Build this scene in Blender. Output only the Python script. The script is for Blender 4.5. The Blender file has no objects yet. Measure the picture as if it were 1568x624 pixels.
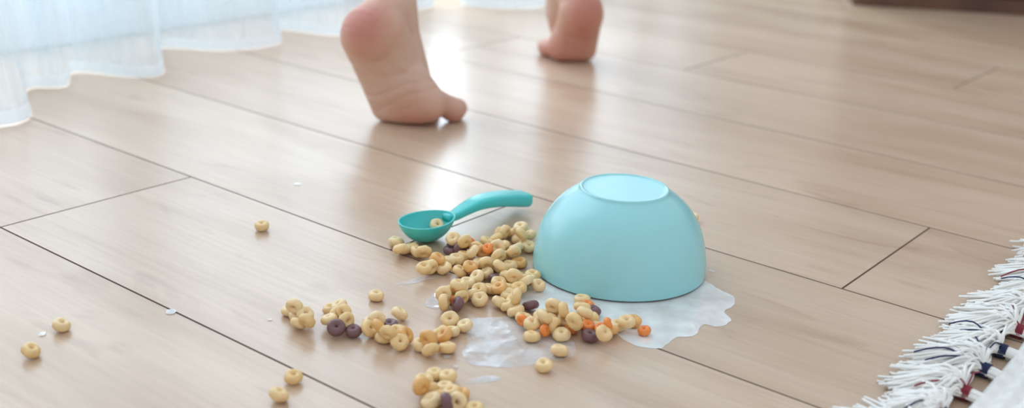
import bpy, bmesh, math, random
import numpy as np
from mathutils import Vector, Matrix, noise

random.seed(7)
scene = bpy.context.scene
scene.view_settings.view_transform = 'Standard'
scene.view_settings.look = 'None'

AX = Vector((0.7863, -0.6179, 0.0))     # plank direction (room u axis)
BX = Vector((0.6179, 0.7863, 0.0))      # across planks (room v axis)
def RW(u, v, z=0.0):
    return AX * u + BX * v + Vector((0, 0, z))

# ------------------------------------------------------------------ helpers
def link(o, parent=None):
    bpy.context.collection.objects.link(o)
    if parent: o.parent = parent
    return o
def mesh_obj(name, verts, faces, mat=None, parent=None, smooth=True):
    me = bpy.data.meshes.new(name)
    me.from_pydata([tuple(v) for v in verts], [], faces)
    me.update()
    if smooth:
        me.polygons.foreach_set("use_smooth", [True] * len(me.polygons))
    if mat: me.materials.append(mat)
    return link(bpy.data.objects.new(name, me), parent)
def empty(name, loc=(0, 0, 0)):
    o = bpy.data.objects.new(name, None); o.location = loc; o.empty_display_size = 0.05
    return link(o)
def new_mat(name):
    m = bpy.data.materials.new(name); m.use_nodes = True
    nt = m.node_tree; b = nt.nodes["Principled BSDF"]
    return m, nt, b
def N(nt, t, **kw):
    n = nt.nodes.new(t)
    for k, v in kw.items():
        setattr(n, k, v)
    return n
def ramp(nt, stops):
    r = nt.nodes.new("ShaderNodeValToRGB")
    e = r.color_ramp.elements
    e[0].position, e[0].color = stops[0][0], (*stops[0][1], 1)
    e[1].position, e[1].color = stops[-1][0], (*stops[-1][1], 1)
    for p, c in stops[1:-1]:
        x = e.new(p); x.color = (*c, 1)
    return r
def simple_mat(name, col, rough=0.5, bump=0.0, bscale=200, sss=0.0, spec=0.5, var=0.06, coat=0.0):
    m, nt, b = new_mat(name)
    L = nt.links
    tc = N(nt, "ShaderNodeTexCoord")
    no = N(nt, "ShaderNodeTexNoise"); no.inputs["Scale"].default_value = 12; no.inputs["Detail"].default_value = 4
    L.new(tc.outputs["Object"], no.inputs["Vector"])
    r = ramp(nt, [(0.3, tuple(c * (1 - var) for c in col)), (0.7, tuple(min(1, c * (1 + var)) for c in col))])
    L.new(no.outputs["Fac"], r.inputs["Fac"]); L.new(r.outputs["Color"], b.inputs["Base Color"])
    b.inputs["Roughness"].default_value = rough
    b.inputs["Specular IOR Level"].default_value = spec
    b.inputs["Coat Weight"].default_value = coat
    if sss:
        b.inputs["Subsurface Weight"].default_value = sss
        b.inputs["Subsurface Scale"].default_value = 0.006
    if bump:
        n2 = N(nt, "ShaderNodeTexNoise"); n2.inputs["Scale"].default_value = bscale
        L.new(tc.outputs["Object"], n2.inputs["Vector"])
        bp = N(nt, "ShaderNodeBump"); bp.inputs["Strength"].default_value = bump; bp.inputs["Distance"].default_value = 0.001
        L.new(n2.outputs["Fac"], bp.inputs["Height"]); L.new(bp.outputs["Normal"], b.inputs["Normal"])
    return m
def catmull(pts, sub, closed=False):
    n = len(pts); out = []
    P = [Vector(p) for p in pts]
    rng = range(n) if closed else range(n - 1)
    for i in rng:
        if closed:
            p0, p1, p2, p3 = P[(i-1) % n], P[i], P[(i+1) % n], P[(i+2) % n]
        else:
            p0, p1, p2, p3 = P[max(i-1, 0)], P[i], P[i+1], P[min(i+2, n-1)]
        for k in range(sub):
            t = k / sub
            out.append(0.5 * ((2*p1) + (p2-p0)*t + (2*p0-5*p1+4*p2-p3)*t*t + (3*p1-p0-3*p2+p3)*t*t*t))
    if not closed: out.append(P[-1])
    return out
def box_part(V, Fc, u0, u1, v0, v1, z0, z1):
    s = len(V)
    for z in (z0, z1):
        for (u, v) in ((u0, v0), (u1, v0), (u1, v1), (u0, v1)):
            V.append(RW(u, v, z))
    for f in ((0,3,2,1),(4,5,6,7),(0,1,5,4),(1,2,6,5),(2,3,7,6),(3,0,4,7)):
        Fc.append(tuple(s + i for i in f))
def boxes(name, lst, mat, parent=None, bevel=0.0):
    V, Fc = [], []
    for b in lst: box_part(V, Fc, *b)
    o = mesh_obj(name, V, Fc, mat, parent, smooth=False)
    if bevel:
        m = o.modifiers.new("bevel", 'BEVEL'); m.width = bevel; m.segments = 3
    return o

# ------------------------------------------------------------------ floor
def floor_mat():
    m, nt, b = new_mat("oak_laminate"); L = nt.links
    uv = N(nt, "ShaderNodeUVMap"); uv.uv_map = "UVMap"
    at = N(nt, "ShaderNodeAttribute"); at.attribute_name = "tone"
    def mp(sx, sy):
        q = N(nt, "ShaderNodeMapping"); q.inputs["Scale"].default_value = (sx, sy, 1)
        L.new(uv.outputs["UV"], q.inputs["Vector"]); return q
    m1, m2, m3 = mp(1.4, 8), mp(7, 150), mp(1.3, 5.0)
    n1 = N(nt, "ShaderNodeTexNoise"); n1.inputs["Scale"].default_value = 1.6; n1.inputs["Detail"].default_value = 5; n1.inputs["Distortion"].default_value = 0.8
    n2 = N(nt, "ShaderNodeTexNoise"); n2.inputs["Scale"].default_value = 1.5; n2.inputs["Detail"].default_value = 5
    n3 = N(nt, "ShaderNodeTexNoise"); n3.inputs["Scale"].default_value = 3.0; n3.inputs["Detail"].default_value = 4; n3.inputs["Distortion"].default_value = 2.5
    for a_, b_ in ((m1, n1), (m2, n2), (m3, n3)): L.new(a_.outputs["Vector"], b_.inputs["Vector"])
    r1 = ramp(nt, [(0.30, (0.525, 0.360, 0.242)), (0.5, (0.605, 0.432, 0.305)), (0.72, (0.66, 0.49, 0.358))])
    L.new(n1.outputs["Fac"], r1.inputs["Fac"])
    r2 = ramp(nt, [(0.35, (0.84, 0.81, 0.79)), (0.6, (1.0, 1.0, 1.0))]); L.new(n2.outputs["Fac"], r2.inputs["Fac"])
    mx = N(nt, "ShaderNodeMix", data_type='RGBA', blend_type='MULTIPLY'); mx.inputs[0].default_value = 0.50
    L.new(r1.outputs["Color"], mx.inputs[6]); L.new(r2.outputs["Color"], mx.inputs[7])
    r3 = ramp(nt, [(0.28, (0.76, 0.67, 0.62)), (0.42, (1, 1, 1))]); L.new(n3.outputs["Fac"], r3.inputs["Fac"])
    mx2 = N(nt, "ShaderNodeMix", data_type='RGBA', blend_type='MULTIPLY'); mx2.inputs[0].default_value = 0.65
    L.new(mx.outputs[2], mx2.inputs[6]); L.new(r3.outputs["Color"], mx2.inputs[7])
    mx3 = N(nt, "ShaderNodeMix", data_type='RGBA', blend_type='MULTIPLY'); mx3.inputs[0].default_value = 1.0
    L.new(mx2.outputs[2], mx3.inputs[6]); L.new(at.outputs["Color"], mx3.inputs[7])
    L.new(mx3.outputs[2], b.inputs["Base Color"])
    b.inputs["Roughness"].default_value = 0.29
    b.inputs["Specular IOR Level"].default_value = 0.75
    bp = N(nt, "ShaderNodeBump"); bp.inputs["Strength"].default_value = 0.04; bp.inputs["Distance"].default_value = 0.0005
    L.new(n2.outputs["Fac"], bp.inputs["Height"]); L.new(bp.outputs["Normal"], b.inputs["Normal"])
    return m
seam_mat = simple_mat("seam_dark", (0.19, 0.125, 0.095), 0.8)
def build_floor():
    V, Fc, tones, uvo, mats = [], [], [], [], []
    U0, U1, Lp = -1.52, 2.6, 1.42
    joints = {0: -0.906, 1: -0.637, 2: -0.323, 3: -0.01, 4: -1.12, 5: -0.822, 6: -0.505}
    g, c, dz = 0.00032, 0.0006, 0.0010
    for k in range(-10, 15):
        v0 = 0.4545 + 0.1943 * k; v1 = v0 + 0.1943
        if v0 > 3.3: break
        j = joints.get(k, -0.9 + (k * 0.31) % Lp)
        while j > U0: j -= Lp
        while j < U1:
            a0, a1 = max(j, U0), min(j + Lp, U1); j += Lp
            if a1 - a0 < 0.01: continue
            s = len(V)
            for (i, z) in ((g, -dz), (g + c, 0.0)):
                for (u, v) in ((a0+i, v0+i), (a1-i, v0+i), (a1-i, v1-i), (a0+i, v1-i)):
                    V.append(RW(u, v, z))
            ro = (random.uniform(0, 40), random.uniform(0, 40))
            t = random.uniform(0.95, 1.04); tc = (t, t * random.uniform(0.985, 1.01), t * random.uniform(0.97, 1.02))
            fs = [(4,5,6,7),(0,1,5,4),(1,2,6,5),(2,3,7,6),(3,0,4,7)]
            for n_, f in enumerate(fs):
                Fc.append(tuple(s + i for i in f)); tones.append(tc); uvo.append(ro); mats.append(0 if n_ == 0 else 1)
    s = len(V)
    for (u, v) in ((U0, -1.5), (U1, -1.5), (U1, 3.4), (U0, 3.4)): V.append(RW(u, v, -dz))
    Fc.append((s, s+1, s+2, s+3)); tones.append((1,1,1)); uvo.append((0,0)); mats.append(1)
    o = mesh_obj("floor", V, Fc, floor_mat(), smooth=False)
    me = o.data; me.materials.append(seam_mat)
    me.polygons.foreach_set("material_index", mats)
    uvs, cls = [], []
    for p in me.polygons:
        for li in p.loop_indices:
            w = me.vertices[me.loops[li].vertex_index].co
            uvs += [w.dot(AX) + uvo[p.index][0], w.dot(BX) + uvo[p.index][1]]
            cls += [*tones[p.index], 1.0]
    me.uv_layers.new(name="UVMap"); me.uv_layers["UVMap"].data.foreach_set("uv", uvs)
    me.color_attributes.new("tone", 'FLOAT_COLOR', 'CORNER'); me.color_attributes["tone"].data.foreach_set("color", cls)
build_floor()

# ------------------------------------------------------------------ room shell
wall_m = simple_mat("wall_paint", (0.80, 0.79, 0.77), 0.8, 0.1, 300, var=0.02)
white_m = simple_mat("white_lacquer", (0.83, 0.84, 0.85), 0.35, var=0.01)
WU = -1.52
boxes("wall_window", [(WU-0.15, WU, -1.5, 0.15, 0, 2.6), (WU-0.15, WU, 2.75, 3.4, 0, 2.6),
                      (WU-0.15, WU, 0.15, 2.75, 0, 0.10), (WU-0.15, WU, 0.15, 2.75, 2.25, 2.6)], wall_m)
boxes("wall_right", [(WU, 2.6, 3.3, 3.4, 0, 2.6)], wall_m)
fr = []
for v in (0.15, 0.98, 1.02, 1.85, 1.89, 2.69):
    fr.append((WU-0.10, WU-0.04, v, v + 0.06, 0.10, 2.25))
fr += [(WU-0.10, WU-0.04, 0.15, 2.75, 0.10, 0.17), (WU-0.10, WU-0.04, 0.15, 2.75, 2.18, 2.25)]
boxes("window_1", fr, white_m, bevel=0.004)
boxes("baseboard_window", [(WU, WU+0.014, -1.5, 3.3, 0, 0.08)], white_m, bevel=0.003)
boxes("baseboard_right", [(WU+0.014, 2.6, 3.286, 3.3, 0, 0.08)], white_m, bevel=0.003)

# ------------------------------------------------------------------ sheer curtain
def sheer_mat(name, opa, amp, col, tl):
    m, nt, b = new_mat(name); L = nt.links
    nt.nodes.remove(b)
    out = nt.nodes["Material Output"]
    tc = N(nt, "ShaderNodeTexCoord")
    mp = N(nt, "ShaderNodeMapping"); mp.inputs["Scale"].default_value = (130, 130, 14)
    L.new(tc.outputs["Object"], mp.inputs["Vector"])
    no = N(nt, "ShaderNodeTexNoise"); no.inputs["Scale"].default_value = 1.0; no.inputs["Detail"].default_value = 2
    L.new(mp.outputs["Vector"], no.inputs["Vector"])
    mr = N(nt, "ShaderNodeMapRange"); mr.inputs["From Min"].default_value = 0.3; mr.inputs["From Max"].default_value = 0.7
    mr.inputs["To Min"].default_value = opa - amp; mr.inputs["To Max"].default_value = min(1, opa + amp)
    L.new(no.outputs["Fac"], mr.inputs["Value"])
    d = N(nt, "ShaderNodeBsdfDiffuse"); d.inputs["Color"].default_value = (*col, 1)
    t = N(nt, "ShaderNodeBsdfTranslucent"); t.inputs["Color"].default_value = (*col, 1)
    tr = N(nt, "ShaderNodeBsdfTransparent")
    a = N(nt, "ShaderNodeMixShader"); a.inputs[0].default_value = tl
    L.new(d.outputs[0], a.inputs[1]); L.new(t.outputs[0], a.inputs[2])
    c = N(nt, "ShaderNodeMixShader"); L.new(mr.outputs[0], c.inputs[0])
    L.new(tr.outputs[0], c.inputs[1]); L.new(a.outputs[0], c.inputs[2])
    L.new(c.outputs[0], out.inputs["Surface"])
    return m
sheer = sheer_mat("sheer_voile", 0.76, 0.09, (0.68, 0.77, 0.82), 0.22); hemm = sheer_mat("sheer_hem", 0.95, 0.04, (0.80, 0.87, 0.91), 0.26)
def curtain(name, hem, top_u, top_v0, top_v1, pleat=0.010):
    line = catmull([Vector((x, y, 0)) for x, y in hem], 26)
    n = len(line); V, Fc, mi = [], [], []
    zs = [0.0015, 0.009, 0.016, 0.03, 0.055, 0.09, 0.14, 0.25, 0.5, 0.9, 1.4, 1.9, 2.3]
    arc = [0.0]
    for i in range(1, n): arc.append(arc[-1] + (line[i] - line[i-1]).length)
    for z in zs:
        t = (z / 2.3) ** 0.85
        for i, p in enumerate(line):
            s = arc[i] / arc[-1]
            tp = RW(top_u + 0.03 * math.sin(arc[i] * 75), top_v0 + (top_v1 - top_v0) * s)
            q = p.lerp(tp, t)
            k = pleat * (0.05 + min(1, z * 5)) * (math.sin(arc[i] * 150) + 0.6 * math.sin(arc[i] * 71 + 2 * z))
            V.append(Vector((q.x, q.y, z)) + AX * k * 0.6)
    for r in range(len(zs) - 1):
        for i in range(n - 1):
            Fc.append((r*n+i, r*n+i+1, (r+1)*n+i+1, (r+1)*n+i)); mi.append(1 if r <= 1 else 0)
    o = mesh_obj(name, V, Fc, sheer); o.data.materials.append(hemm)
    o.data.polygons.foreach_set("material_index", mi)
    return o
curtain("sheer_curtain", [(-0.95,0.85),(-0.80,0.88),(-0.78,1.02),(-0.66,1.05),(-0.62,1.16),(-0.559,1.205),(-0.540,1.25),(-0.590,1.365),(-0.553,1.390),(-0.566,1.460),
        (-0.480,1.448),(-0.460,1.485),(-0.505,1.615),(-0.412,1.625),(-0.350,1.690),(-0.378,1.785),(-0.27,1.762),(-0.235,1.85),(-0.215,1.93),(-0.150,2.051)],
        -1.42, 0.02, 1.50)
curtain("sheer_curtain", [(-0.105,2.075),(-0.09,2.062),(-0.031,2.053),(0.036,2.088),(0.06,2.20),(0.13,2.22),(0.17,2.33),(0.26,2.38),(0.31,2.5),(0.42,2.55)],
        -1.42, 1.56, 2.55)
def tube(name, pts, rad, mat, parent=None, res=4, caps=True):
    cu = bpy.data.curves.new(name, 'CURVE'); cu.dimensions = '3D'; cu.bevel_depth = 1.0; cu.bevel_resolution = res; cu.use_fill_caps = caps
    sp = cu.splines.new('POLY'); sp.points.add(len(pts) - 1)
    for i, p in enumerate(pts):
        sp.points[i].co = (*p, 1); sp.points[i].radius = rad[i] if isinstance(rad, (list, tuple)) else rad
    cu.materials.append(mat)
    return link(bpy.data.objects.new(name, cu), parent)
tube("curtain_rod", [RW(-1.42, -0.1, 2.32), RW(-1.42, 2.75, 2.32)], 0.012, white_m)

# ------------------------------------------------------------------ wooden sideboard (far right)
sb = empty("wooden_sideboard")
dark_wood = simple_mat("dark_walnut", (0.13, 0.060, 0.036), 0.45, 0.2, 60, var=0.35)
light_edge = simple_mat("sideboard_trim", (0.42, 0.34, 0.29), 0.5)
SB = Matrix.Translation((0.64, 2.260, 0)) @ Matrix.Rotation(-0.115, 4, 'Z')
def sbox(name, x0, x1, y0, y1, z0, z1, mat, bev=0.003):
    V = [SB @ Vector((x, y, z)) for z in (z0, z1) for (x, y) in ((x0,y0),(x1,y0),(x1,y1),(x0,y1))]
    Fc = [(0,3,2,1),(4,5,6,7),(0,1,5,4),(1,2,6,5),(2,3,7,6),(3,0,4,7)]
    o = mesh_obj(name, V, Fc, mat, sb, smooth=False)
    m = o.modifiers.new("b", 'BEVEL'); m.width = bev; m.segments = 2
sbox("plinth", 0, 1.3, 0.0, 0.36, 0, 0.03, dark_wood)
sbox("carcass", -0.01, 1.31, 0.005, 0.38, 0.03, 0.62, dark_wood)
sbox("top", -0.02, 1.32, -0.015, 0.39, 0.62, 0.645, light_edge)
for i in range(3):
    sbox("door_%d" % i, 0.01 + i*0.43, 0.43 + i*0.43, -0.012, 0.006, 0.04, 0.61, dark_wood)
    sbox("handle_%d" % i, 0.20 + i*0.43, 0.24 + i*0.43, -0.03, -0.012, 0.5, 0.51, light_edge)

# ------------------------------------------------------------------ bowl
def lathe(name, prof, mat, seg=128, parent=None):
    V, Fc = [], []
    for (r, z) in prof:
        for i in range(seg):
            a = 2 * math.pi * i / seg; V.append((r * math.cos(a), r * math.sin(a), z))
    for k in range(len(prof) - 1):
        for i in range(seg):
            j = (i + 1) % seg
            Fc.append((k*seg+i, k*seg+j, (k+1)*seg+j, (k+1)*seg+i))
    Fc.append(tuple(range(seg))[::-1]); Fc.append(tuple((len(prof)-1)*seg + i for i in range(seg)))
    return mesh_obj(name, V, Fc, mat, parent)
bowl_m = simple_mat("aqua_plastic", (0.34, 0.685, 0.71), 0.24, var=0.01, sss=0.15)
outer = [(0.0694,0.0),(0.0704,0.0006),(0.0706,0.002),(0.0703,0.008),(0.0695,0.016),(0.0678,0.025),(0.0652,0.034),(0.0615,0.042),
        (0.0570,0.0490),(0.0520,0.0550),(0.0465,0.0598),(0.0415,0.0635),(0.0380,0.0658),(0.0366,0.0670),(0.0359,0.0682),(0.0352,0.0688),(0.0343,0.0689),(0.0334,0.0684),(0.0322,0.0680),(0.028,0.0678),(0.015,0.0677),(0.004,0.0677)]
inner = [(0.0694,0.0),(0.0686,0.002),(0.0682,0.010),(0.0665,0.022),(0.0635,0.034),(0.0590,0.0430),(0.050,0.0535),(0.040,0.0615),(0.030,0.0640),(0.004,0.0640)]
pr = [(p.x, p.y) for p in catmull([Vector((r, z, 0)) for r, z in inner], 3)][::-1] + [(p.x, p.y) for p in catmull([Vector((r, z, 0)) for r, z in outer], 3)][1:]
bowl = lathe("cereal_bowl", pr, bowl_m)
bowl.location = (0.0895, 0.886, 0.0012)

# ------------------------------------------------------------------ milk
def milk_mat(name, opa, amp):
    m, nt, b = new_mat(name); L = nt.links
    tc = N(nt, "ShaderNodeTexCoord"); no = N(nt, "ShaderNodeTexNoise"); no.inputs["Scale"].default_value = 45; no.inputs["Detail"].default_value = 3
    L.new(tc.outputs["Object"], no.inputs["Vector"])
    mr = N(nt, "ShaderNodeMapRange"); mr.inputs["From Min"].default_value = 0.35; mr.inputs["From Max"].default_value = 0.65
    mr.inputs["To Min"].default_value = max(0, opa - amp); mr.inputs["To Max"].default_value = min(1, opa + amp)
    L.new(no.outputs["Fac"], mr.inputs["Value"]); L.new(mr.outputs[0], b.inputs["Alpha"])
    b.inputs["Base Color"].default_value = (0.90, 0.88, 0.87, 1)
    b.inputs["Roughness"].default_value = 0.05
    b.inputs["Specular IOR Level"].default_value = 0.6
    b.inputs["Coat Weight"].default_value = 0.6; b.inputs["Coat Roughness"].default_value = 0.03
    n2 = N(nt, "ShaderNodeTexNoise"); n2.inputs["Scale"].default_value = 60; n2.inputs["Detail"].default_value = 1
    L.new(tc.outputs["Object"], n2.inputs["Vector"])
    bp = N(nt, "ShaderNodeBump"); bp.inputs["Strength"].default_value = 0.5; bp.inputs["Distance"].default_value = 0.0012
    L.new(n2.outputs["Fac"], bp.inputs["Height"]); L.new(bp.outputs["Normal"], b.inputs["Normal"]); L.new(bp.outputs["Normal"], b.inputs["Coat Normal"])
    return m
milk_thick = milk_mat("milk_thick", 0.86, 0.12); milk_thin = milk_mat("milk_thin", 0.50, 0.22)
milk = empty("spilled_milk")
def puddle(name, pts, mat, h=0.0010, wob=0.0012):
    P = catmull([Vector((x, y, 0)) for x, y in pts], 10, closed=True)
    P = [p + Vector((noise.noise(p*160 + Vector((3,0,0))), noise.noise(p*160 + Vector((0,9,0))), 0)) * wob for p in P]
    bm = bmesh.new(); vs = [bm.verts.new((p.x, p.y, 0.0002)) for p in P]; f = bm.faces.new(vs)
    bm.normal_update()
    if f.normal.z < 0: f.normal_flip()
    for th, d in ((0.0006, h*0.5), (0.0010, h*0.35), (0.0015, h*0.15)):
        bmesh.ops.inset_region(bm, faces=[f], thickness=th, depth=d, use_even_offset=True)
    me = bpy.data.meshes.new(name); bm.to_mesh(me); bm.free()
    me.polygons.foreach_set("use_smooth", [True]*len(me.polygons)); me.materials.append(mat)
    link(bpy.data.objects.new(name, me), milk)
puddle("puddle_main", [(0.012,0.862),(0.04,0.90),(0.09,0.90),(0.13,0.89),(0.156,0.868),(0.167,0.850),(0.176,0.836),(0.173,0.820),(0.164,0.808),(0.167,0.793),(0.155,0.781),(0.144,0.783),(0.136,0.764),(0.122,0.760),(0.109,0.742),(0.092,0.743),(0.081,0.757),(0.073,0.773),(0.05,0.775),(0.03,0.785),(0.012,0.80),(0.004,0.83)], milk_thick)
puddle("puddle_thin", [(-0.036,0.762),(-0.025,0.776),(-0.003,0.782),(0.011,0.789),(0.026,0.774),(0.044,0.752),(0.049,0.729),(0.038,0.716),(0.025,0.718),(0.016,0.706),(-0.006,0.702),(-0.024,0.706),(-0.030,0.721),(-0.027,0.741)], milk_thin, 0.0006)
puddle("streak_1", [(-0.026,0.679),(-0.018,0.687),(-0.008,0.690),(-0.002,0.685),(-0.010,0.681),(-0.018,0.678)], milk_thin, 0.0005, 0.0008)
puddle("streak_2", [(-0.088,0.832),(-0.078,0.842),(-0.066,0.853),(-0.05,0.855),(-0.062,0.846),(-0.076,0.835)], milk_thin, 0.0005, 0.0008)
puddle("streak_3", [(-0.062,0.80),(-0.05,0.83),(-0.03,0.84),(-0.02,0.82),(-0.035,0.80),(-0.05,0.79)], milk_thin, 0.0004, 0.001)
for i, (x, y, r) in enumerate([(-0.243,0.766,0.004),(-0.319,0.722,0.003),(0.166,0.887,0.003),(-0.207,1.061,0.003),(-0.04,0.714,0.003),(-0.033,0.70,0.002),(-0.05,0.69,0.0015),(-0.17,0.76,0.0016)]):
    puddle("drop_%d" % i, [(x + r*math.cos(a)*random.uniform(.7,1.3), y + r*math.sin(a)*random.uniform(.7,1.3)) for a in [k*math.pi/3 for k in range(6)]], milk_thin, 0.0005, 0.0003)

# ------------------------------------------------------------------ cereal
CE = "56c452k6d52f5957c4p5784058d8e5fpe056q7i56x7a574748716u56w76d786pa7j7n57q7i97q7877w73b7m6z77z6u97t6m7856n58t7058f7458k6y98g6o58r6h58o6ed8v68c8y7h58z6n593665966g59i6759p5w5a06459t6o59z7a5aa735a16u59x6g89n63b9o4s59u5259s4f5a24k59z475a7459ab3x79v3z6a53raam3v5ac4d59o48ba34y58gbh58pb058vb858mas88qbm590au596an89ba359hab59o9y59ja3b9e9u69qaf5999n99qbg59ybd5a6b899xak5a3ar59zb079rb25acb27akbn5asbv5aiat8aqb15aybh5amameb0ch5awc75b6ca6becm5bkc65bbby5bhbo5b9bb5b1ay5awao5bnbf5agaf5aoa95a9a05a19t5awa35b4ab5bcai5am9r5af9h5a89a5au9j5b29f7b99r5a18w59v8n69x8e59s88aa5888ab8l5ai8s5aq8z5ax8t8b5915bc8v8bk9m5br9v5br985bf9c6aj8c5ay895b5835b88d5ba7v59t7y8a37y7bl855bg7l5bf7b7bm748bt7m5c17y5by7d7c57p7ca7g6c2746bm6s5bv6y6c76w5ce785c5675bu5k5cg71bct7q5cm7j5cr6w5cx7c5cq777cz718d36ufd6755dc7g5di7c9do7o5dv7a5d06nbcf6thco7gdcv825cn808cs8e5co8n5"
kinds = ["c"]*7 + ["c"]*6 + list("ccccccbbbcccccccccc") + ["c"]*9 + list("ccccccccbcccc") + ["c"]*14 + list("bboccbb") + list("ccccccoocccccccccc") + list("ccccccccccbccccocccccccccccccccccc") + list("bbcoccccccccococc") + list("cccbcoooccccocccbco")
B36 = "0123456789abcdefghijklmnopqrstuvwxyz"
loops = []
for i in range(0, len(CE), 5):
    q = [B36.index(ch) for ch in CE[i:i+5]]
    loops.append(((q[0]*36+q[1]-400)/1000, (q[2]*36+q[3]+500)/1000, q[4]/1000, kinds[i//5] if i//5 < len(kinds) else 'c'))
rs = random.Random(21)
base = loops[68:150]
for n_ in range(260):                       # second layer on the main heap
    q = rs.choice(base); x = q[0] + rs.uniform(-0.009, 0.009); y = q[1] + rs.uniform(-0.009, 0.009)
    near = sum(1 for p in base if (p[0]-x)**2 + (p[1]-y)**2 < 0.013**2)
    if near < 4: continue
    z = 0.005
    while z < 0.016 and any((p[0]-x)**2 + (p[1]-y)**2 + (p[2]-z)**2 < 0.0092**2 for p in loops): z += 0.001
    if z >= 0.016: continue
    loops.append((x, y, z, 'c'))
    if len(loops) > 250: break
bc = Vector((0.0895, 0.886)); SCx = Vector((-0.071, 0.929))
V, Fc, COL = [], [], []
NU, NV = 22, 12
def add_loop(c, rot, R, r, col, sq=1.0):
    s = len(V); seed = Vector((random.uniform(0, 50), random.uniform(0, 50), 0))
    for i in range(NU):
        a = 2*math.pi*i/NU
        for j in range(NV):
            b = 2*math.pi*j/NV
            p = Vector(((R + r*math.cos(b))*math.cos(a), (R*sq + r*math.cos(b))*math.sin(a), r*1.12*math.sin(b)))
            nn = noise.noise(p*260 + seed)*0.10 + noise.noise(p*700 + seed)*0.05
            ctr = Vector((R*math.cos(a), R*sq*math.sin(a), 0))
            p = ctr + (p - ctr)*(1 + nn*1.6)
            w = rot @ p + c
            V.append(w); d = 1.0 + nn*1.2
            COL.append((col[0]*d, col[1]*d, col[2]*d, 1))
    for i in range(NU):
        for j in range(NV):
            Fc.append((s+i*NV+j, s+((i+1)%NU)*NV+j, s+((i+1)%NU)*NV+(j+1)%NV, s+i*NV+(j+1)%NV))
for (x, y, z, k) in loops:
    d = Vector((x, y)) - bc
    if d.length < 0.0780:
        d = d.normalized()*0.0780; x, y = bc.x + d.x, bc.y + d.y
    d = Vector((x, y)) - SCx
    if d.length < 0.0300:
        d = d.normalized()*0.0300; x, y = SCx.x + d.x, SCx.y + d.y
    R, r = random.uniform(0.0034, 0.0038), random.uniform(0.0028, 0.0031)
    if k == 'c':
        t = random.random()
        col = (0.81+0.07*t, 0.56+0.11*t, 0.25+0.13*t)
        if random.random() < 0.12: col = (0.78, 0.44, 0.15)
    elif k == 'b': col = (0.19, 0.095, 0.10); r *= 1.02; R *= 0.95
    else: col = (0.86, 0.27, 0.055); R *= 0.75; r *= 0.8
    flat = z < 0.0055
    tilt = (abs(random.gauss(0, 0.38)) if flat else random.uniform(0.2, 1.45))
    tilt = min(tilt, 1.45)
    rot = Matrix.Rotation(random.uniform(0, 6.28), 3, 'Z') @ Matrix.Rotation(tilt, 3, 'X')
    need = r*1.1 + R*math.sin(tilt) + 0.0004
    zz = need if flat else max(z, need)
    add_loop(Vector((x, y, zz)), rot, R, r, col, random.uniform(0.88, 1.0))
cer = mesh_obj("spilled_cereal_loops", V, Fc)
ca = cer.data.color_attributes.new("tint", 'FLOAT_COLOR', 'POINT')
ca.data.foreach_set("color", [c for q in COL for c in q])
m, nt, b = new_mat("toasted_oat"); L = nt.links
at = N(nt, "ShaderNodeAttribute"); at.attribute_name = "tint"; L.new(at.outputs["Color"], b.inputs["Base Color"])
b.inputs["Roughness"].default_value = 0.42; b.inputs["Subsurface Weight"].default_value = 0.25; b.inputs["Subsurface Scale"].default_value = 0.003
tc = N(nt, "ShaderNodeTexCoord"); no = N(nt, "ShaderNodeTexNoise"); no.inputs["Scale"].default_value = 900
L.new(tc.outputs["Object"], no.inputs["Vector"]); bp = N(nt, "ShaderNodeBump"); bp.inputs["Strength"].default_value = 0.35; bp.inputs["Distance"].default_value = 0.0005
L.new(no.outputs["Fac"], bp.inputs["Height"]); L.new(bp.outputs["Normal"], b.inputs["Normal"])
cer.data.materials.append(m)
oat_m = m

# ------------------------------------------------------------------ spoon
spoon_m = simple_mat("teal_plastic", (0.065, 0.56, 0.54), 0.3, var=0.02, sss=0.1)
sp = empty("toddler_spoon")
E = Vector((0.68, 0.733, 0)); Q = Vector((-0.733, 0.68, 0))
SC = Vector((-0.071, 0.929, 0.0))
V, Fc = [], []
nr, ns, Hs = 14, 64, 0.0195
def spt(rr, a, off):
    lx = 0.0275 + off; ly = 0.0205 + off
    ex = math.cos(a)*lx*rr; qy = math.sin(a)*ly*rr*(1.0 - 0.10*math.cos(a))
    z = Hs - (Hs - 0.0006 - (0.0018 if off < 0 else 0)) * (1 - rr**2.6)**0.75
    return SC + E*ex + Q*qy + Vector((0, 0, z))
for off in (0.0, -0.0013):
    for k in range(nr + 1):
        rr = max(0.001, math.sin(k/nr*math.pi/2))
        for i in range(ns): V.append(spt(rr, 2*math.pi*i/ns, off))
W_ = (nr+1)*ns
for k in range(nr):
    for i in range(ns):
        j = (i+1) % ns
        Fc.append((k*ns+j, k*ns+i, (k+1)*ns+i, (k+1)*ns+j))
        Fc.append((W_+k*ns+i, W_+k*ns+j, W_+(k+1)*ns+j, W_+(k+1)*ns+i))
for i in range(ns):
    j = (i+1) % ns; Fc.append((nr*ns+i, W_+nr*ns+i, W_+nr*ns+j, nr*ns+j))
mesh_obj("scoop", V, Fc, spoon_m, sp)
V, Fc = [], []
hp = catmull([Vector(q) for q in [(0.0215,0.0185,0.0050),(0.031,0.0187,0.0056),(0.044,0.0222,0.0072),(0.060,0.0250,0.0090),(0.080,0.0245,0.0104),(0.100,0.0218,0.0110),(0.1140,0.0188,0.0112),(0.1200,0.0176,0.0108),(0.1225,0.0165,0.0090)]], 6)
th = lambda s: 0.0060 + 0.0072*min(1, max(0, (s-0.02)/0.085))
M_ = 24
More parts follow.
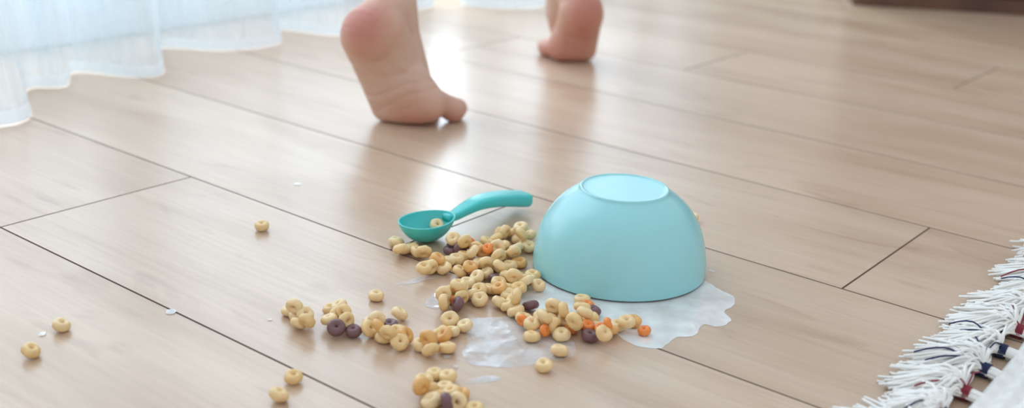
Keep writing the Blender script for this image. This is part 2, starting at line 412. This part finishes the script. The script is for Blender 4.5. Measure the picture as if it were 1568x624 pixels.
for p in hp:
    s, zt, hw = p.x, p.y, p.z
    t_ = th(s)*(1 if s < 0.118 else max(0.6, 1-(s-0.118)*60))
    for i in range(M_):
        a = 2*math.pi*i/M_
        ca_, sa = math.cos(a), math.sin(a)
        x = hw*math.copysign(abs(ca_)**0.5, ca_); zz = t_/2*math.copysign(abs(sa)**0.5, sa)
        V.append(SC + E*s + Q*x + Vector((0, 0, max(0.0008, zt - t_/2 + zz))))
for k in range(len(hp)-1):
    for i in range(M_):
        j = (i+1) % M_; Fc.append((k*M_+i, k*M_+j, (k+1)*M_+j, (k+1)*M_+i))
Fc.append(tuple(range(M_-1, -1, -1))); Fc.append(tuple((len(hp)-1)*M_+i for i in range(M_)))
mesh_obj("handle", V, Fc, spoon_m, sp)
# cereal resting in the spoon
V, Fc, COL = [], [], []
add_loop(SC + E*0.012 + Q*0.001 + Vector((0,0,0.0105)), Matrix.Rotation(0.5,3,'X') @ Matrix.Rotation(0.3,3,'Y'), 0.0036, 0.0030, (0.84,0.62,0.34))
o = mesh_obj("cereal_in_scoop", V, Fc, oat_m, sp)
ca = o.data.color_attributes.new("tint", 'FLOAT_COLOR', 'POINT'); ca.data.foreach_set("color", [c for q in COL for c in q])

# ------------------------------------------------------------------ child
child = empty("barefoot_child")
def capsule(bm, p0, r0, p1, r1, seg=20):
    p0, p1 = Vector(p0), Vector(p1); d = p1 - p0; L_ = d.length
    if L_ < 1e-6: d = Vector((0,0,1))
    rotm = d.to_track_quat('Z', 'Y').to_matrix()
    rings = []
    for k in range(6): a = -math.pi/2 + k*math.pi/2/6; rings.append((r0*math.cos(a), r0*math.sin(a)))
    n_mid = 4
    for k in range(n_mid+1):
        t = k/n_mid; rings.append((r0+(r1-r0)*t, L_*t))
    for k in range(1, 7): a = k*math.pi/2/6; rings.append((r1*math.cos(a), L_ + r1*math.sin(a)))
    prev = None; first = None
    for (r, z) in rings:
        r = max(r, r0*0.02)
        ring = [bm.verts.new(p0 + rotm @ Vector((r*math.cos(2*math.pi*i/seg), r*math.sin(2*math.pi*i/seg), z))) for i in range(seg)]
        if prev:
            for i in range(seg): bm.faces.new((prev[i], prev[(i+1)%seg], ring[(i+1)%seg], ring[i]))
        else: first = ring
        prev = ring
    bm.faces.new(list(reversed(first))); bm.faces.new(prev)
def blob(name, caps, voxel, smooth, mat, parent, clampz=None):
    bm = bmesh.new()
    for c in caps: capsule(bm, *c)
    me = bpy.data.meshes.new(name); bm.to_mesh(me); bm.free()
    o = bpy.data.objects.new(name, me); link(o)
    md = o.modifiers.new("rm", 'REMESH'); md.mode = 'VOXEL'; md.voxel_size = voxel; md.use_smooth_shade = True
    s = o.modifiers.new("sm", 'SMOOTH'); s.factor = 0.5; s.iterations = smooth
    dg = bpy.context.evaluated_depsgraph_get()
    m2 = bpy.data.meshes.new_from_object(o.evaluated_get(dg)); o.modifiers.clear(); o.data = m2
    m2.polygons.foreach_set("use_smooth", [True]*len(m2.polygons))
    m2.materials.clear(); m2.materials.append(mat)
    if clampz is not None:
        co = np.empty(len(m2.vertices)*3); m2.vertices.foreach_get("co", co); co = co.reshape(-1,3)
        co[:,2] = np.maximum(co[:,2], clampz); m2.vertices.foreach_set("co", co.ravel()); m2.update()
    o.parent = parent
    return o
def chain(pts):  # list of (x,y,z,r)
    return [((a[0],a[1],a[2]), a[3], (b[0],b[1],b[2]), b[3]) for a, b in zip(pts, pts[1:])]
caps = []
# left foot (toes pushing off, heel lifted, sole facing back)
lb = [(-0.100,1.286,0.026,0.0215),(-0.111,1.288,0.021,0.0195),(-0.123,1.290,0.019,0.0185),(-0.137,1.293,0.018,0.0178),(-0.150,1.298,0.016,0.0162)]
heelL = [(-0.150,1.272,0.112,0.0270),(-0.158,1.270,0.110,0.0290),(-0.165,1.270,0.107,0.0300),(-0.170,1.272,0.104,0.0275),(-0.174,1.275,0.101,0.0240)]
midr = [0.0175,0.0185,0.0195,0.0200,0.0195]
for i in range(5):
    a, b = lb[i], heelL[i]
    t = 0.48
    mid = tuple(a[k]*(1-t)+b[k]*t for k in range(3))
    mid = (mid[0] - (0.004 if i == 0 else 0), mid[1] + (0.013 if i == 0 else 0.008 if i == 1 else 0.003), mid[2])
    caps += chain([a, (*mid, midr[i]), b])
for i in range(4): caps += chain([lb[i], lb[i+1]])
caps += chain([(-0.163,1.266,0.108,0.0325),(-0.152,1.285,0.122,0.027),(-0.140,1.303,0.142,0.0220),(-0.135,1.325,0.19,0.025),(-0.122,1.36,0.27,0.036),(-0.108,1.43,0.36,0.036),(-0.085,1.50,0.46,0.050),(-0.055,1.56,0.56,0.062)])
caps += chain([(-0.138,1.305,0.135,0.0225),(-0.135,1.312,0.10,0.022),(-0.122,1.312,0.06,0.020),(-0.112,1.305,0.032,0.018)])
caps += chain([(-0.135,1.312,0.10,0.021),(-0.140,1.312,0.05,0.017),(-0.140,1.306,0.03,0.015)])
# toes L
caps += chain([(-0.096,1.294,0.028,0.0160),(-0.082,1.303,0.0200,0.0140),(-0.0725,1.308,0.0145,0.0150),(-0.069,1.322,0.0125,0.0125)])
for (x, l) in ((-0.100,0.036),(-0.114,0.033),(-0.128,0.029),(-0.142,0.024)):
    caps += chain([(x-0.004,1.300,0.014,0.012),(x,1.304+l*0.6,0.0115,0.0090),(x+0.002,1.304+l,0.0085,0.0085)])
# right foot (farther)
rb = [(0.060,1.655,0.021,0.0205),(0.071,1.656,0.019,0.0190),(0.081,1.658,0.018,0.0180),(0.090,1.661,0.017,0.0170),(0.097,1.665,0.015,0.0155)]
hR = [(0.078,1.632,0.077,0.0245),(0.084,1.630,0.076,0.0265),(0.088,1.630,0.075,0.0270),(0.092,1.631,0.074,0.0255),(0.095,1.634,0.072,0.0225)]
for i in range(5):
    caps += chain([rb[i], tuple(rb[i][k]*0.5+hR[i][k]*0.5 + (0.004 if k == 1 else 0) for k in range(3)) + (0.0185,), hR[i]])
for i in range(4): caps += chain([rb[i], rb[i+1]])
caps += chain([(0.088,1.630,0.079,0.028),(0.078,1.648,0.098,0.028),(0.068,1.664,0.120,0.029),(0.066,1.69,0.19,0.034),(0.062,1.71,0.26,0.042),(0.056,1.715,0.35,0.040),(0.055,1.67,0.46,0.050),(0.055,1.60,0.56,0.062)])
caps += chain([(0.062,1.664,0.110,0.027),(0.060,1.684,0.065,0.024),(0.063,1.690,0.035,0.018)])
caps += chain([(0.066,1.668,0.100,0.022),(0.084,1.688,0.055,0.018),(0.088,1.69,0.03,0.014)])
caps += chain([(0.058,1.662,0.018,0.0165),(0.045,1.676,0.0135,0.0120),(0.040,1.686,0.0125,0.0130),(0.038,1.698,0.0115,0.0110)])
for (x, l) in ((0.062,0.034),(0.074,0.031),(0.086,0.027),(0.098,0.022)):
    caps += chain([(x,1.672,0.015,0.011),(x-0.001,1.678+l*0.6,0.012,0.0088),(x-0.002,1.678+l,0.0086,0.0085)])
# pelvis, torso, neck, head, arms
caps += chain([(-0.05,1.575,0.58,0.065),(0.05,1.585,0.58,0.065)])
caps += chain([(0.0,1.58,0.60,0.080),(0.0,1.62,0.70,0.080),(0.0,1.655,0.80,0.082),(0.0,1.665,0.86,0.060),(0.0,1.67,0.90,0.032),(0.0,1.675,0.94,0.032)])
caps += chain([(-0.075,1.66,0.855,0.034),(0.075,1.66,0.855,0.034)])
caps += chain([(0.0,1.672,1.015,0.078),(0.0,1.69,1.025,0.075),(0.0,1.70,0.985,0.058)])
caps += chain([(-0.078,1.68,1.01,0.012),(0.078,1.68,1.01,0.012)])           # ears
caps += chain([(0.0,1.76,1.005,0.008),(0.0,1.768,0.995,0.009)])             # nose
def arm(sx, el, wr, fd):
    c = chain([(0.09*sx,1.66,0.85,0.030),(*el,0.022),(*wr,0.015)])
    w = Vector(wr); f = Vector(fd).normalized(); side = f.cross(Vector((0,0,1))).normalized()
    c += chain([(*w,0.014),(*(w+f*0.03),0.016)])
    for i, l in enumerate((0.030, 0.035, 0.032, 0.025)):
        o_ = side*(i-1.5)*0.010
        c += chain([(*(w+f*0.035+o_),0.006),(*(w+f*(0.037+l*0.6)+o_*1.2),0.0052),(*(w+f*(0.035+l)+o_*1.25-Vector((0,0,0.006))),0.0046)])
    c += chain([(*(w+f*0.012-side*0.012),0.007),(*(w+f*0.032-side*0.027),0.0058),(*(w+f*0.045-side*0.030),0.005)])
    return c
caps += arm(-1, (-0.15,1.70,0.73), (-0.14,1.79,0.70), (0.1,0.9,0.1))
caps += arm(1, (0.16,1.61,0.73), (0.17,1.59,0.62), (0.0,0.2,-0.9))

m, nt, b = new_mat("skin"); L = nt.links
at = N(nt, "ShaderNodeAttribute"); at.attribute_name = "flush"
no = N(nt, "ShaderNodeTexNoise"); tc = N(nt, "ShaderNodeTexCoord"); L.new(tc.outputs["Object"], no.inputs["Vector"]); no.inputs["Scale"].default_value = 40; no.inputs["Detail"].default_value = 5
mr = N(nt, "ShaderNodeMath", operation='MULTIPLY_ADD'); mr.inputs[1].default_value = 0.30; L.new(no.outputs["Fac"], mr.inputs[0])
ad = N(nt, "ShaderNodeMath", operation='SUBTRACT'); ad.inputs[1].default_value = 0.15; L.new(at.outputs["Fac"], ad.inputs[0]); L.new(ad.outputs[0], mr.inputs[2])
rp = ramp(nt, [(0.0, (0.68, 0.475, 0.37)), (0.5, (0.63, 0.345, 0.25)), (1.0, (0.56, 0.22, 0.165))]); L.new(mr.outputs[0], rp.inputs["Fac"])
L.new(rp.outputs["Color"], b.inputs["Base Color"])
b.inputs["Roughness"].default_value = 0.55; b.inputs["Subsurface Weight"].default_value = 0.08; b.inputs["Subsurface Scale"].default_value = 0.004
b.inputs["Subsurface Radius"].default_value = (1.0, 0.4, 0.25)
mpz = N(nt, "ShaderNodeMapping"); mpz.inputs["Scale"].default_value = (1.0, 1.0, 3.2); mpz.inputs["Rotation"].default_value = (0, 0.5, 0)
L.new(tc.outputs["Object"], mpz.inputs["Vector"])
n2 = N(nt, "ShaderNodeTexNoise"); L.new(mpz.outputs["Vector"], n2.inputs["Vector"]); n2.inputs["Scale"].default_value = 45; n2.inputs["Detail"].default_value = 5; n2.inputs["Distortion"].default_value = 1.2
bp = N(nt, "ShaderNodeBump"); bp.inputs["Strength"].default_value = 0.55; bp.inputs["Distance"].default_value = 0.002
L.new(n2.outputs["Fac"], bp.inputs["Height"]); L.new(bp.outputs["Normal"], b.inputs["Normal"])
skin = m
body = blob("body", caps, 0.0020, 4, skin, child, 0.0006)
me = body.data; co = np.empty(len(me.vertices)*3); me.vertices.foreach_get("co", co); co = co.reshape(-1, 3)
# soft creases of the curled sole (real displacement, left foot)
nrm = np.empty(len(me.vertices)*3); me.vertices.foreach_get("normal", nrm); nrm = nrm.reshape(-1, 3)
onfoot = (co[:,0] < -0.06) & (co[:,0] > -0.2) & (co[:,1] < 1.285) & (co[:,2] < 0.11) & (co[:,2] > 0.012)
for (z0, sl, amp, wd) in ((0.048, 0.30, 0.0011, 0.0030), (0.060, -0.10, 0.0007, 0.0028), (0.034, 0.45, 0.0008, 0.0025)):
    dz_ = co[:,2] - (z0 + sl*(co[:,0] + 0.125) + 0.003*np.sin(co[:,0]*90))
    co[onfoot] -= (nrm * (amp*np.exp(-(dz_/wd)**2))[:,None])[onfoot]
me.vertices.foreach_set("co", co.ravel()); me.update()
fl = np.full(len(co), 0.08)
for (x, y, z, rad, st) in [(-0.172,1.24,0.128,0.038,0.95),(-0.165,1.25,0.10,0.05,0.15),(-0.125,1.27,0.008,0.032,0.50),(-0.075,1.30,0.004,0.022,0.65),(-0.10,1.265,0.015,0.03,0.30),
                           (0.092,1.60,0.090,0.033,1.0),(0.09,1.62,0.04,0.045,0.55),(0.04,1.66,0.01,0.03,0.7),(0.08,1.64,0.01,0.05,0.4)]:
    dd = np.sqrt(((co - np.array([x, y, z]))**2).sum(1)); fl += st*np.exp(-(dd/rad)**2)
att = me.attributes.new("flush", 'FLOAT', 'POINT'); att.data.foreach_set("value", np.clip(fl, 0, 1).astype(np.float32))
# clothes + hair
cloth = simple_mat("cotton_shirt", (0.78, 0.76, 0.72), 0.85, 0.3, 700)
short = simple_mat("shorts_denim", (0.28, 0.36, 0.46), 0.85, 0.3, 700)
blob("shorts", chain([(-0.05,1.575,0.585,0.072),(0.05,1.585,0.585,0.072)]) + chain([(0,1.585,0.60,0.086),(0,1.60,0.645,0.086)])
     + chain([(-0.055,1.56,0.56,0.072),(-0.080,1.515,0.46,0.068)]) + chain([(0.056,1.60,0.56,0.072),(0.057,1.665,0.46,0.068)]), 0.005, 4, short, child)
blob("shirt", chain([(0,1.60,0.66,0.090),(0,1.655,0.80,0.090),(0,1.665,0.86,0.064)]) + chain([(-0.080,1.66,0.855,0.042),(-0.125,1.685,0.78,0.036)])
     + chain([(0.080,1.66,0.855,0.042),(0.13,1.635,0.78,0.036)]) + chain([(-0.08,1.66,0.855,0.040),(0.08,1.66,0.855,0.040)]), 0.005, 4, cloth, child)
hair = simple_mat("brown_hair", (0.16, 0.09, 0.05), 0.6, 0.8, 300, var=0.3)
blob("hair", chain([(0,1.655,1.02,0.085),(0,1.675,1.045,0.080),(0,1.70,1.055,0.068)]) + chain([(0,1.635,0.98,0.06),(0,1.64,1.0,0.07)]), 0.005, 3, hair, child)
eye_m = simple_mat("eye_dark", (0.03, 0.02, 0.015), 0.2)
lip_m = simple_mat("lips", (0.6, 0.22, 0.19), 0.5)
blob("eyes", [((-0.028,1.757,1.02),0.008,(-0.027,1.757,1.02),0.008), ((0.028,1.757,1.02),0.008,(0.027,1.757,1.02),0.008)], 0.0015, 2, eye_m, child)
blob("mouth", chain([(-0.016,1.747,0.965,0.004),(0,1.753,0.963,0.005),(0.016,1.747,0.965,0.004)]), 0.0015, 2, lip_m, child)

# ------------------------------------------------------------------ fringed rug
rug = empty("fringed_rug")
T = Vector((0.60, 0.80, 0)); Nn = Vector((-0.80, 0.60, 0))
E0 = Vector((0.317, 0.694, 0))
rug_m = simple_mat("cream_wool", (0.86, 0.84, 0.80), 0.9, 0.5, 900, var=0.05)
V, Fc = [], []
na, nb = 300, 140
for i in range(na+1):
    s = -0.55 + 1.15*i/na
    for j in range(nb+1):
        w = 0.50*j/nb
        cord = abs(math.sin(w/0.013*math.pi))
        tw = math.sin((s/0.010 + w/0.013*3.1)*math.pi*1.0)
        h = 0.0055 + 0.0050*cord*(0.75+0.25*tw) + 0.001*noise.noise(Vector((s*40, w*40, 0)))
        edge = min(1, w/0.006); h *= edge**0.5
        wob = 0.003*noise.noise(Vector((s*12, 3, 0)))
        V.append(E0 + T*s - Nn*(w + wob) + Vector((0, 0, max(0.0005, h))))
for i in range(na):
    for j in range(nb):
        a = i*(nb+1)+j; Fc.append((a, a+1, a+nb+2, a+nb+1))
mesh_obj("woven_body", V, Fc, rug_m, rug)
cols = {"navy": (0.02,0.03,0.09), "red": (0.26,0.03,0.05), "mustard": (0.50,0.30,0.08), "cream": (0.90,0.88,0.84)}
tm = {k: simple_mat("thread_"+k, c, 0.85, 0.3, 900) for k, c in cols.items()}
def strands(name, lst, rad, mat):
    cu = bpy.data.curves.new(name, 'CURVE'); cu.dimensions = '3D'; cu.bevel_depth = rad; cu.bevel_resolution = 1
    for pts in lst:
        sp_ = cu.splines.new('NURBS'); sp_.points.add(len(pts)-1); sp_.use_endpoint_u = True; sp_.order_u = 3; sp_.resolution_u = 3
        for i, p in enumerate(pts): sp_.points[i].co = (*p, 1)
    cu.materials.append(mat); link(bpy.data.objects.new(name, cu), rug)
seq = ["navy","red","mustard","navy","red","navy"]
ti = 0
allw, colw = [], {"navy": [], "red": [], "mustard": []}
knots = {k: [] for k in colw}
s = -0.42
while s < 0.5:
    c = E0 + T*s
    ck = seq[ti % 6]; ti += 1
    ang0 = random.uniform(-0.30, 0.30)
    D = (Nn*math.cos(ang0) + T*math.sin(ang0)).normalized(); S = Vector((-D.y, D.x, 0))
    kn = c + D*0.006
    Lt = random.uniform(0.036, 0.052)
    for n_ in range(230):
        fa = max(-1.3, min(1.3, random.gauss(0, 0.60))); l = Lt*random.uniform(0.55, 1.12)
        d = (D*math.cos(fa) + S*math.sin(fa))
        r0 = random.uniform(0, 0.0048); pa = random.uniform(0, 6.28)
        off = S*r0*math.cos(pa) + Vector((0, 0, abs(r0*math.sin(pa))))
        zt = random.uniform(0.001, 0.013)
        cur = S*random.uniform(-0.009, 0.009)
        pts = [c - D*0.006 + off + Vector((0,0,0.003)), kn - D*0.003 + off + Vector((0,0,0.004)), kn + D*0.003 + off + Vector((0,0,0.004)),
               kn + d*l*0.3 + off*2 + Vector((0,0,0.003+zt*0.9)), kn + d*l*0.65 + cur + Vector((0,0,zt*0.9+0.001)), kn + d*l + cur*1.6 + Vector((random.uniform(-.004,.004),random.uniform(-.004,.004),zt*0.35+0.0008))]
        allw.append(pts)
    for n_ in range(3):
        fa = random.gauss(0, 0.8); l = Lt*random.uniform(0.5, 1.1); d = (D*math.cos(fa) + S*math.sin(fa))
        colw[random.choice(["navy","red"]) if n_ > 1 else ck].append([kn + Vector((0,0,0.009)), kn + d*l*0.35 + S*random.uniform(-.008,.008) + Vector((0,0,0.015)), kn + d*l*0.7 + S*random.uniform(-.012,.012) + Vector((0,0,0.016)), kn + d*l + Vector((0,0,0.009))])
    # wrapped thread around the tassel neck
    for w in range(5):
        cc = kn + D*(-0.003 + w*0.0014) + Vector((0,0,0.0052))
        knots[ck].append([cc + (S*math.cos(a) + Vector((0,0,math.sin(a)*0.95)))*0.0050 + D*0.0014*a/6.28 for a in [k*2*math.pi/12 for k in range(13)]])
    s += random.uniform(0.036, 0.046)
strands("tassel_strands", allw, 0.0010, tm["cream"])
for k in colw:
    strands("thread_"+k, colw[k], 0.0006, tm[k]); strands("wrap_"+k, knots[k], 0.00085, tm[k])

# ------------------------------------------------------------------ light
w = bpy.data.worlds.new("world"); scene.world = w; w.use_nodes = True
bg = w.node_tree.nodes["Background"]; bg.inputs[0].default_value = (0.87, 0.935, 1.0, 1); bg.inputs[1].default_value = 0.90
def area(name, loc, direction, sx, sy, power, col):
    l = bpy.data.lights.new(name, 'AREA'); l.shape = 'RECTANGLE'; l.size = sx; l.size_y = sy; l.energy = power; l.color = col
    o = bpy.data.objects.new(name, l); o.location = loc; o.rotation_euler = Vector(direction).to_track_quat('-Z', 'Y').to_euler(); link(o); return o
area("window_daylight", RW(WU-0.35, 1.45, 1.25), AX, 2.9, 2.4, 160, (0.77, 0.89, 1.0))

# ------------------------------------------------------------------ camera
p, r = math.radians(19.54149), math.radians(2.45194)
Fv = Vector((0, math.cos(p), -math.sin(p))); R0 = Vector((1,0,0)); U0 = Vector((0, math.sin(p), math.cos(p)))
U = U0*math.cos(r) - R0*math.sin(r); R = R0*math.cos(r) + U0*math.sin(r)
M = Matrix(((R.x, U.x, -Fv.x, 0), (R.y, U.y, -Fv.y, 0), (R.z, U.z, -Fv.z, 0.366), (0,0,0,1)))
cam = bpy.data.cameras.new("camera"); co_ = bpy.data.objects.new("camera", cam); link(co_)
co_.matrix_world = M
cam.sensor_width = 36; cam.lens = 1787.19/1568*36; cam.clip_start = 0.01
cam.dof.use_dof = True; cam.dof.focus_distance = 0.90; cam.dof.aperture_fstop = 4.5
scene.camera = co_
